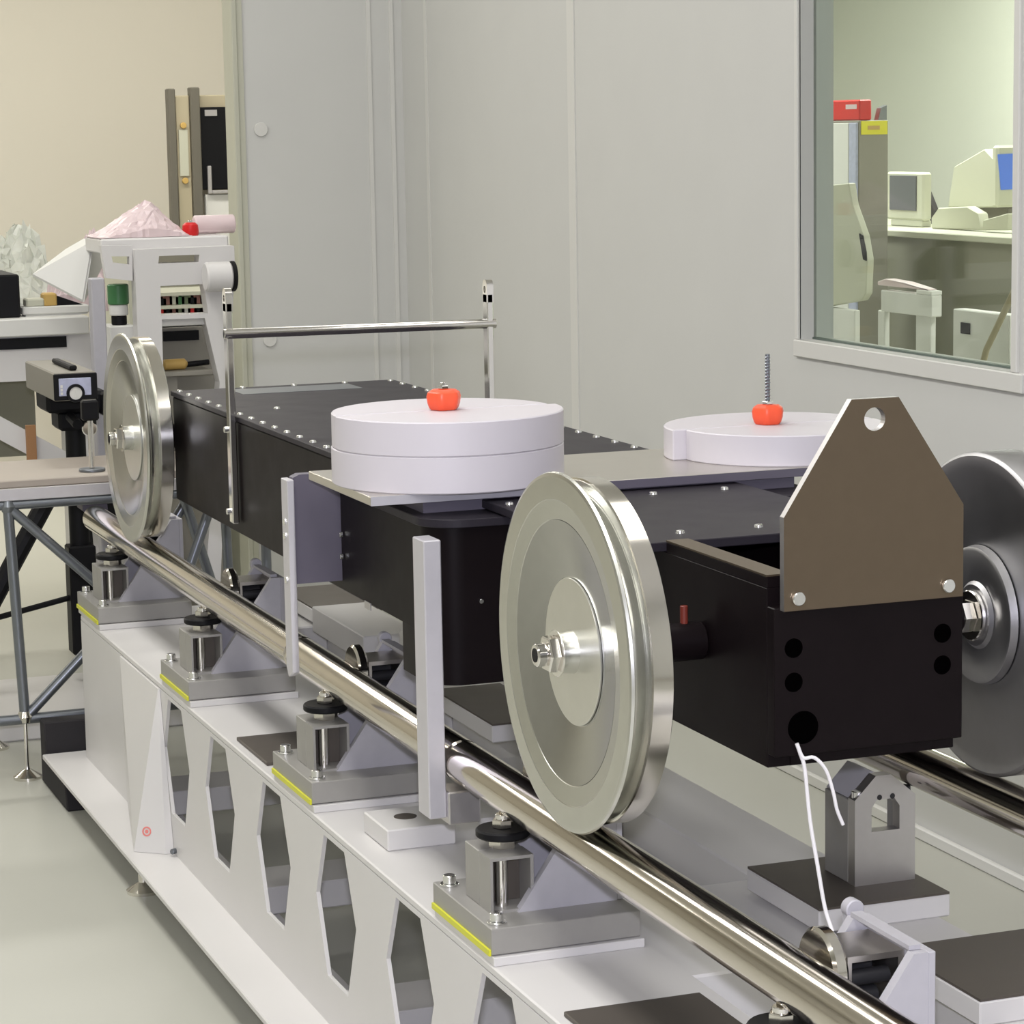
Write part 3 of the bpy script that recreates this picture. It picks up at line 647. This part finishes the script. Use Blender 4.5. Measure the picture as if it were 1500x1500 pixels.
a, c = at('Y', YP+.2, 232, 481), at('Y', YP+.2, 330, 700)
part('gray_panel', B().box(a.x-.10, c.x, YP+.2, YP+.215, .02, a.z), 'gray_cab', po, label='grey panel closing the back of the portal')
a, c = at('Y', YP+.19, 240, 486), at('Y', YP+.19, 292, 498)
part('panel_slot', B().box(a.x, c.x, YP+.192, YP+.2, c.z, a.z), 'black', po, label='dark slot in the grey panel')
bz = at('Y', YP, 200, 350).z
t0, t1 = at('Y', YP-.042, 300, 406), at('Y', YP-.042, 338, 405)
tu = thing('white_tube', 'white tube with a black end cap beside the partition edge', 'tube', (t0.x, YP+.02, t0.z-.04))
part('tube_body', B().cyl((t0.x, YP-.042, t0.z), (t1.x, YP-.042, t0.z), .036, 28), 'white_paint', tu)
part('end_cap', B().cyl((t1.x, YP-.042, t0.z), (t1.x+.010, YP-.042, t0.z), .037, 28), 'black', tu)
g = at('Y', YP+.12, 277, 362); 
rk = part('knob', B().lathe([(0, 0), (0, .018), (.006, .021), (.026, .019), (.032, .012), (.033, 0)], 'Z', (g.x, YP+.10, bz), 20), 'red', po, label='bright red knob on the beam')
part('stud', B().cyl((g.x, YP+.10, bz+.032), (g.x, YP+.10, bz+.038), .006, 12), 'chrome', rk)
a, c = at('Y', YP+.15, 286, 352), at('Y', YP+.15, 345, 352)
solo('pink_roll', B().cyl((a.x, YP+.16, bz+.024), (c.x, YP+.16, bz+.024), .023, 20), 'pink', 'roll of pink plastic sheet lying on the portal beam, right of the red knob', 'plastic roll')
YK = YP+.145
pk = at('Y', YK, 215, 294); L0, R0 = at('Y', YK, 136, 352), at('Y', YK, 268, 350)
def tent(u, v):
    x = u*(R0.x-L0.x)/2+(R0.x+L0.x)/2; f = max(0, 1-abs(x-pk.x)/((pk.x-L0.x) if x < pk.x else (R0.x-pk.x))); return (pk.z-bz)*(f**.9)*(1-.75*v*v)
crumpled('pink_sheet', (L0.x+R0.x)/2, YK, bz+.001, (R0.x-L0.x)/2, .085, tent, 'pink', 'crumpled pink plastic sheet peaking above the white portal', 'plastic sheet', 22, 3, .006)
L1, R1, p1_ = at('Y', 4.2, 70, 372), at('Y', 4.2, 150, 372), at('Y', 4.2, 140, 330)
def slope(u, v): return (p1_.z-zt)*(.70+.30*u)*(1-.6*v*v)*min(1, (1-abs(u))*6+.05)
crumpled('pink_sheet', (L1.x+R1.x)/2, 4.22, zt+.001, (R1.x-L1.x)/2, .07, slope, 'pink', 'crumpled pink plastic sheet on the bench, behind the leaning white sheet', 'plastic sheet', 20, 9, .008)
g0, g1 = at('Y', 4.5, -70, 400), at('Y', 4.5, 84, 400); gp = at('Y', 4.5, 20, 334)
def heap(u, v): return (gp.z-bb.z-.0)*max(0, 1-abs(u*.95)**5)*max(0.05, 1-v*v*.8)*(.84+.16*math.sin(5*u+3*v-1))
crumpled('clear_plastic', (g0.x+g1.x)/2, 4.57, zt, (g1.x-g0.x)/2, .12, lambda u, v: heap(u, v)*(gp.z-zt)/(gp.z-bb.z), 'plastic', 'heap of crumpled clear plastic bags on the bench, above the black box', 'plastic bag', 26, 5, .016)
# grey post, green can and brush by the portal
a, c = at('Y', YP-.02, 133, 408), at('Y', YP-.02, 161, 600)
solo('gray_post', B().box(a.x, c.x, YP-.02, YP+.02, 0, a.z, .003), 'gray_cab' if False else 'alu_matte', 'flat grey post standing left of the green can', 'post')
zs = at('Y', YP+.1, 170, 476).z
st = solo('can_shelf', B().box(at('Y', YP+.08, 158, 470).x, at('Y', YP+.08, 196, 470).x, YP+.06, YP+.16, 0, zs, .003), 'wall_trim', 'pale pedestal under the green can', 'pedestal')
g = at('Y', YP+.1, 173, 430)
gc = thing('green_can', 'small green can with a white and black base between grey post and portal', 'can', (g.x, YP+.1, zs))
zz = [at('Y', YP+.1, 173, y).z for y in (476, 462, 446, 416)]
part('base', B().cyl((g.x, YP+.1, zz[0]), (g.x, YP+.1, zz[1]), .019, 20), 'black', gc)
part('collar', B().cyl((g.x, YP+.1, zz[1]), (g.x, YP+.1, zz[2]), .023, 20), 'paper', gc)
part('body', B().cyl((g.x, YP+.1, zz[2]), (g.x, YP+.1, zz[3]), .026, 20), 'green', gc)
zb_ = at('Y', YP+.1, 256, 542).z
solo('brush_ledge', B().box(at('Y', YP+.06, 232, 545).x, at('Y', YP+.06, 312, 545).x, YP+.052, YP+.19, zb_-.012, zb_, .002).box(at('Y', YP+.06, 240, 545).x, at('Y', YP+.06, 262, 545).x, YP+.08, YP+.15, 0, zb_-.011), 'gray_cab', 'grey ledge at the back of the portal under the brush', 'ledge')
b0, b1, b2 = at('Y', YP+.1, 237, 534), at('Y', YP+.1, 274, 534), at('Y', YP+.1, 306, 528)
br = thing('hand_brush', 'hand brush with ochre head and black handle lying inside the portal', 'brush', ((b0.x+b2.x)/2, YP+.1, zb_))
part('head', B().cyl((b0.x, YP+.1, zb_+.014), (b1.x, YP+.1, zb_+.014), .0135, 16, bev=.5), 'ochre', br)
part('handle', B().cyl((b1.x-.003, YP+.1, zb_+.012), (b2.x, YP+.1, zb_+.016), .007, 12), 'black', br)
# ------------------------------------------------------------------ rack against the far wall
YR = 7.4
R = lambda x, y: at('Y', YR, x, y)
rk = thing('equipment_rack', 'tall beige equipment rack with a black panel, by the far warm wall', 'rack', (R(290, 200).x, YR+.25, 0))
for x0, x1, yt in ((239, 250, 130), (272, 286, 128)):
    part('upright', B().box(R(x0, 0).x, R(x1, 0).x, YR-.02, YR+.03, 0, R(x0, yt).z, .004), 'rack_dark', rk)
part('side_panel', B().box(R(250.3, 0).x, R(271.7, 0).x, YR-.005, YR+.03, 0, R(260, 140).z, .004), 'rack_beige', rk)
part('label_strip', B().box(R(254, 0).x, R(267, 0).x, YR-.011, YR-.0055, R(260, 258).z, R(260, 190).z), 'cream', rk, label='pale strip on the beige side')
for yy in (184, 265): part('latch', B().cyl((R(261, 0).x, YR-.005, R(261, yy).z), (R(261, 0).x, YR-.018, R(261, yy).z), .012, 14), 'ochre', rk)
part('cabinet_body', B().box(R(286.5, 0).x, R(400, 0).x, YR+.03, YR+.12, 0, R(300, 139).z, .004), 'rack_beige', rk)
pn = part('black_panel', B().box(R(287, 0).x, R(372, 0).x, YR, YR+.028, R(300, 278).z, R(300, 157).z, .003), 'black', rk)
part('badge', B().box(R(294, 0).x, R(312, 0).x, YR-.004, YR, R(300, 170).z, R(300, 161).z), 'alu', pn, label='small silver badge')
part('lower_panel', B().box(R(291, 0).x, R(372, 0).x, YR, YR+.028, R(300, 420).z, R(300, 285).z, .003), 'wall_trim', rk)
part('handle', B().box(R(294, 0).x, R(300, 0).x, YR-.02, YR, R(297, 284).z, R(297, 243).z, .003).box(R(300, 0).x, R(345, 0).x, YR-.02, YR, R(297, 284).z, R(297, 279).z, .003), 'alu', pn)
# ------------------------------------------------------------------ the office behind the window
def obox(X, x0, y0, x1, y1, dep, bev=.004):
    a, c = at('X', X, x0, y0), at('X', X, x1, y1); return B().box(X, X+dep, min(a.y, c.y), max(a.y, c.y), min(a.z, c.z), max(a.z, c.z), bev)
def oxb(X, x0, x1, z0, z1, dep, bev=.004):
    a, c = at('X', X, x0, 300), at('X', X, x1, 300); return B().box(X, X+dep, min(a.y, c.y), max(a.y, c.y), z0, z1, bev)
O = lambda x, y, X: at('X', X, x, y)
XC0 = 4.66; y1 = O(1258, 300, XC0).y; y2 = O(1205, 300, XC0).y; x1 = at('Y', y1, 1301, 300).x; zc = at('Y', y1, 1280, 176).z
ga = thing('gray_cabinet', 'tall cabinet with white front and yellow-labelled grey side, seen through the window', 'cabinet', ((XC0+x1)/2, (y1+y2)/2, 0))
part('body', B().box(XC0, x1, y1, y2, 0, zc, .004), 'gray_cab', ga)
part('front_panel', B().box(XC0-.012, XC0-.0005, O(1246, 300, XC0).y, y2, .02, zc-.01, .003), 'paper', ga)
part('front_edge', B().box(XC0-.012, XC0-.0005, y1+.004, O(1246.5, 300, XC0).y, .02, zc-.01, .003), 'panel_blue', ga)
xa, xb = at('Y', y1, 1261, 185).x, at('Y', y1, 1299, 185).x
yl = part('yellow_label', B().box(xa, xb, y1-.006, y1, at('Y', y1, 1280, 197).z, at('Y', y1, 1280, 177).z), 'yellow', ga, label='yellow label near the top')
part('print', B().box(xa+.03*(xb-xa)/.1*.8, xa+.07*(xb-xa)/.1, y1-.0075, y1-.006, at('Y', y1, 1280, 190).z, at('Y', y1, 1280, 184).z), 'ochre', yl)
part('corner_cap', B().prism([(at('Y', y1, 1288, 176).x, zc), (x1-.003, zc), (x1-.003, at('Y', y1, 1297, 154).z), (at('Y', y1, 1292, 160).x, at('Y', y1, 1297, 158).z)], 'XZ', y1+.01, y1+.05), 'gray_rod', ga)
ra_, rb_ = O(1217, 160, XC0).y, O(1258, 160, XC0).y
rs = thing('red_sign', 'red sign box lying across the top of the white-fronted cabinet', 'sign', (4.72, (ra_+y1)/2, zc))
xr2 = at('Y', y1+.004, 1277, 155).x
part('box', B().box(XC0+.004, xr2, y1+.004, O(1210, 160, XC0).y, zc, at('Y', y1, 1250, 146).z, .006), 'red', rs)
part('lettering', B().box(XC0+.0025, XC0+.004, O(1254, 157, XC0).y, O(1238, 157, XC0).y, O(1245, 160, XC0).z, O(1245, 153, XC0).z), 'pink', rs)
cv = thing('cream_cover', 'cream rounded machine cover with a dark oval opening, in front of the grey cabinet', 'machine', (4.4, O(1240, 400, 4.3).y, 0))
pl = yz(4.3, [(1205, 272), (1243, 268), (1248, 300), (1257, 325), (1264, 345), (1270, 380), (1268, 430), (1262, 440), (1205, 450)])
part('cover', B().prism(pl, 'YZ', 4.3, 4.335, .004), 'cream', cv, smooth=False)
part('stand', oxb(4.305, 1205, 1252, 0, min(p[1] for p in pl)+.0035, .028), 'paper', cv)
part('opening', B().prism(yz(4.297, [(1259, 342), (1264, 345), (1269, 370), (1269, 382), (1265, 380), (1262, 362)]), 'YZ', 4.294, 4.2999), 'black', cv, label='dark oval opening')
# desk and computers
XD = 5.0
dzt = O(1400, 343, XD).z
dk = thing('desk', 'long grey-beige desk with a closed front panel, seen through the window', 'desk', (5.4, O(1400, 400, XD).y, 0))
a, c = O(1299, 345, XD).y+1.3, O(1520, 345, XD).y
part('desktop', B().box(XD, 6.3, c, a, dzt-.03, dzt, .004), 'cream', dk)
part('front_panel', B().box(XD+.03, XD+.05, c+.02, a-.02, .05, dzt-.0305), 'desk_panel', dk)
for y in (c+.05, a-.05): part('end_panel', B().box(XD+.051, 6.25, y-.015, y+.015, 0, dzt-.0305), 'desk_panel', dk)
mo = thing('flat_monitor', 'cream monitor with a dark screen, left on the desk behind the window', 'monitor', (5.3, O(1325, 320, 5.25).y, dzt))
part('case', B().box(5.25, 5.30, O(1352, 300, 5.25).y, O(1298, 300, 5.25).y, O(1320, 322, 5.25).z, O(1320, 252, 5.25).z, .01), 'cream', mo)
part('screen', obox(5.243, 1303, 257, 1341, 309, .007, .001), 'screen_dark', mo)
part('base', B().box(5.255, 5.31, O(1349, 300, 5.25).y, O(1303, 300, 5.25).y, dzt, O(1320, 322, 5.25).z+.002, .006), 'cream', mo)
u = yz(5.5, [(1352, 332), (1368, 332), (1368, 308), (1357, 280), (1352, 284)]); lowz = dzt
solo('black_speaker', B().prism([(p[0], max(p[1], dzt)) if i > 1 else (p[0], dzt) for i, p in enumerate(u)], 'YZ', 5.5, 5.53, .003), 'black_soft', 'small black speaker beside the monitor with the dark screen', 'speaker')
mc = thing('tube_monitor', 'big cream tube monitor with a blue screen, right on the desk behind the window', 'monitor', (5.7, O(1440, 300, 5.6).y, dzt))
X_ = 5.5
pl = yz(X_, [(1388, 304), (1397, 244), (1442, 218), (1455, 232), (1457, 304)])
part('back_case', B().prism(pl, 'YZ', X_, X_+.36, .006), 'cream', mc, smooth=False)
yf = O(1457.5, 260, X_).y; xq = lambda x: at('Y', yf-.05, x, 250).x; zq = lambda y: at('Y', yf-.05, 1470, y).z
part('front_case', B().box(X_-.02, X_+.40, yf-.05, yf, zq(304), zq(213), .012), 'cream', mc)
part('screen', B().prism([(xq(1461), zq(226)), (X_+.37, zq(222)), (X_+.37, zq(276)), (xq(1466), zq(278))], 'XZ', yf-.054, yf-.049), 'screen_blue', mc)
part('foot', B().box(X_+.05, X_+.3, O(1462, 300, X_).y, O(1400, 300, X_).y, dzt, zq(304)+.001, .006), 'rack_dark', mc)
u = yz(5.25, [(1372, 337), (1372, 318), (1382, 304), (1425, 302), (1442, 312), (1446, 337)])
solo('cream_telephone', B().prism([(p[0], max(p[1], dzt)) for p in u], 'YZ', 5.22, 5.27, .006), 'cream', 'low cream desk machine in front of the tube monitor', 'machine')
u = yz(5.25, [(1452, 337), (1454, 322), (1490, 312), (1490, 337)])
solo('cream_keyboard', B().prism([(p[0], max(p[1], dzt)) for p in u], 'YZ', 5.2, 5.25, .004), 'cream', 'cream keyboard at the right end of the desk, by the window edge', 'keyboard')
# white trestle, pink cloth, white box, pole
XT = 4.2
tr = thing('white_trestle', 'white trestle table with a pink sheet, below the desk behind the window', 'table', (4.4, O(1330, 450, XT).y, 0))
a, c = O(1290, 440, XT), O(1364, 440, XT)
part('top_beam', B().box(XT, XT+.05, c.y, a.y, O(1340, 462, XT).z, O(1340, 430, XT).z, .004), 'paper', tr)
part('top_beam', B().box(XT, XT+.05, c.y, O(1342, 440, XT).y, O(1340, 430.2, XT).z, O(1340, 424, XT).z, .002), 'paper', tr)
for x0, x1 in ((1286, 1296), (1342, 1364)): part('leg', oxb(XT+.02, x0, x1, 0, O(1340, 462, XT).z+.001, .026), 'paper', tr)
u = yz(XT+.02, [(1290, 430), (1290, 412), (1302, 408), (1330, 413), (1352, 420), (1364, 424), (1364, 427)])
solo('pink_cloth', B().prism([(p[0], max(p[1], O(1340, 424, XT).z+.001)) for p in u], 'YZ', XT+.005, XT+.048, .003), 'pink', 'folded pink sheet on the white trestle behind the window', 'cloth')
wb = thing('white_carton', 'white carton with a black square spot, right of the trestle behind the window', 'box', (4.3, O(1430, 480, XT).y, 0))
part('body', oxb(XT, 1397, 1480, 0, O(1430, 456, XT).z, .06), 'paper', wb)
part('spot', obox(XT-.004, 1407, 472, 1420, 490, .005, 0), 'black', wb, label='black square on the front')
solo('slanting_pole', B().cyl(O(1445, 512, 3.9), O(1491, 415, 3.9), .012, 12).cyl((3.9, O(1445, 512, 3.9).y+.235, 0.0), O(1445, 512, 3.9), .012, 12), 'rack_beige', 'slanting beige pole leaning in front of the white carton behind the window', 'pole')
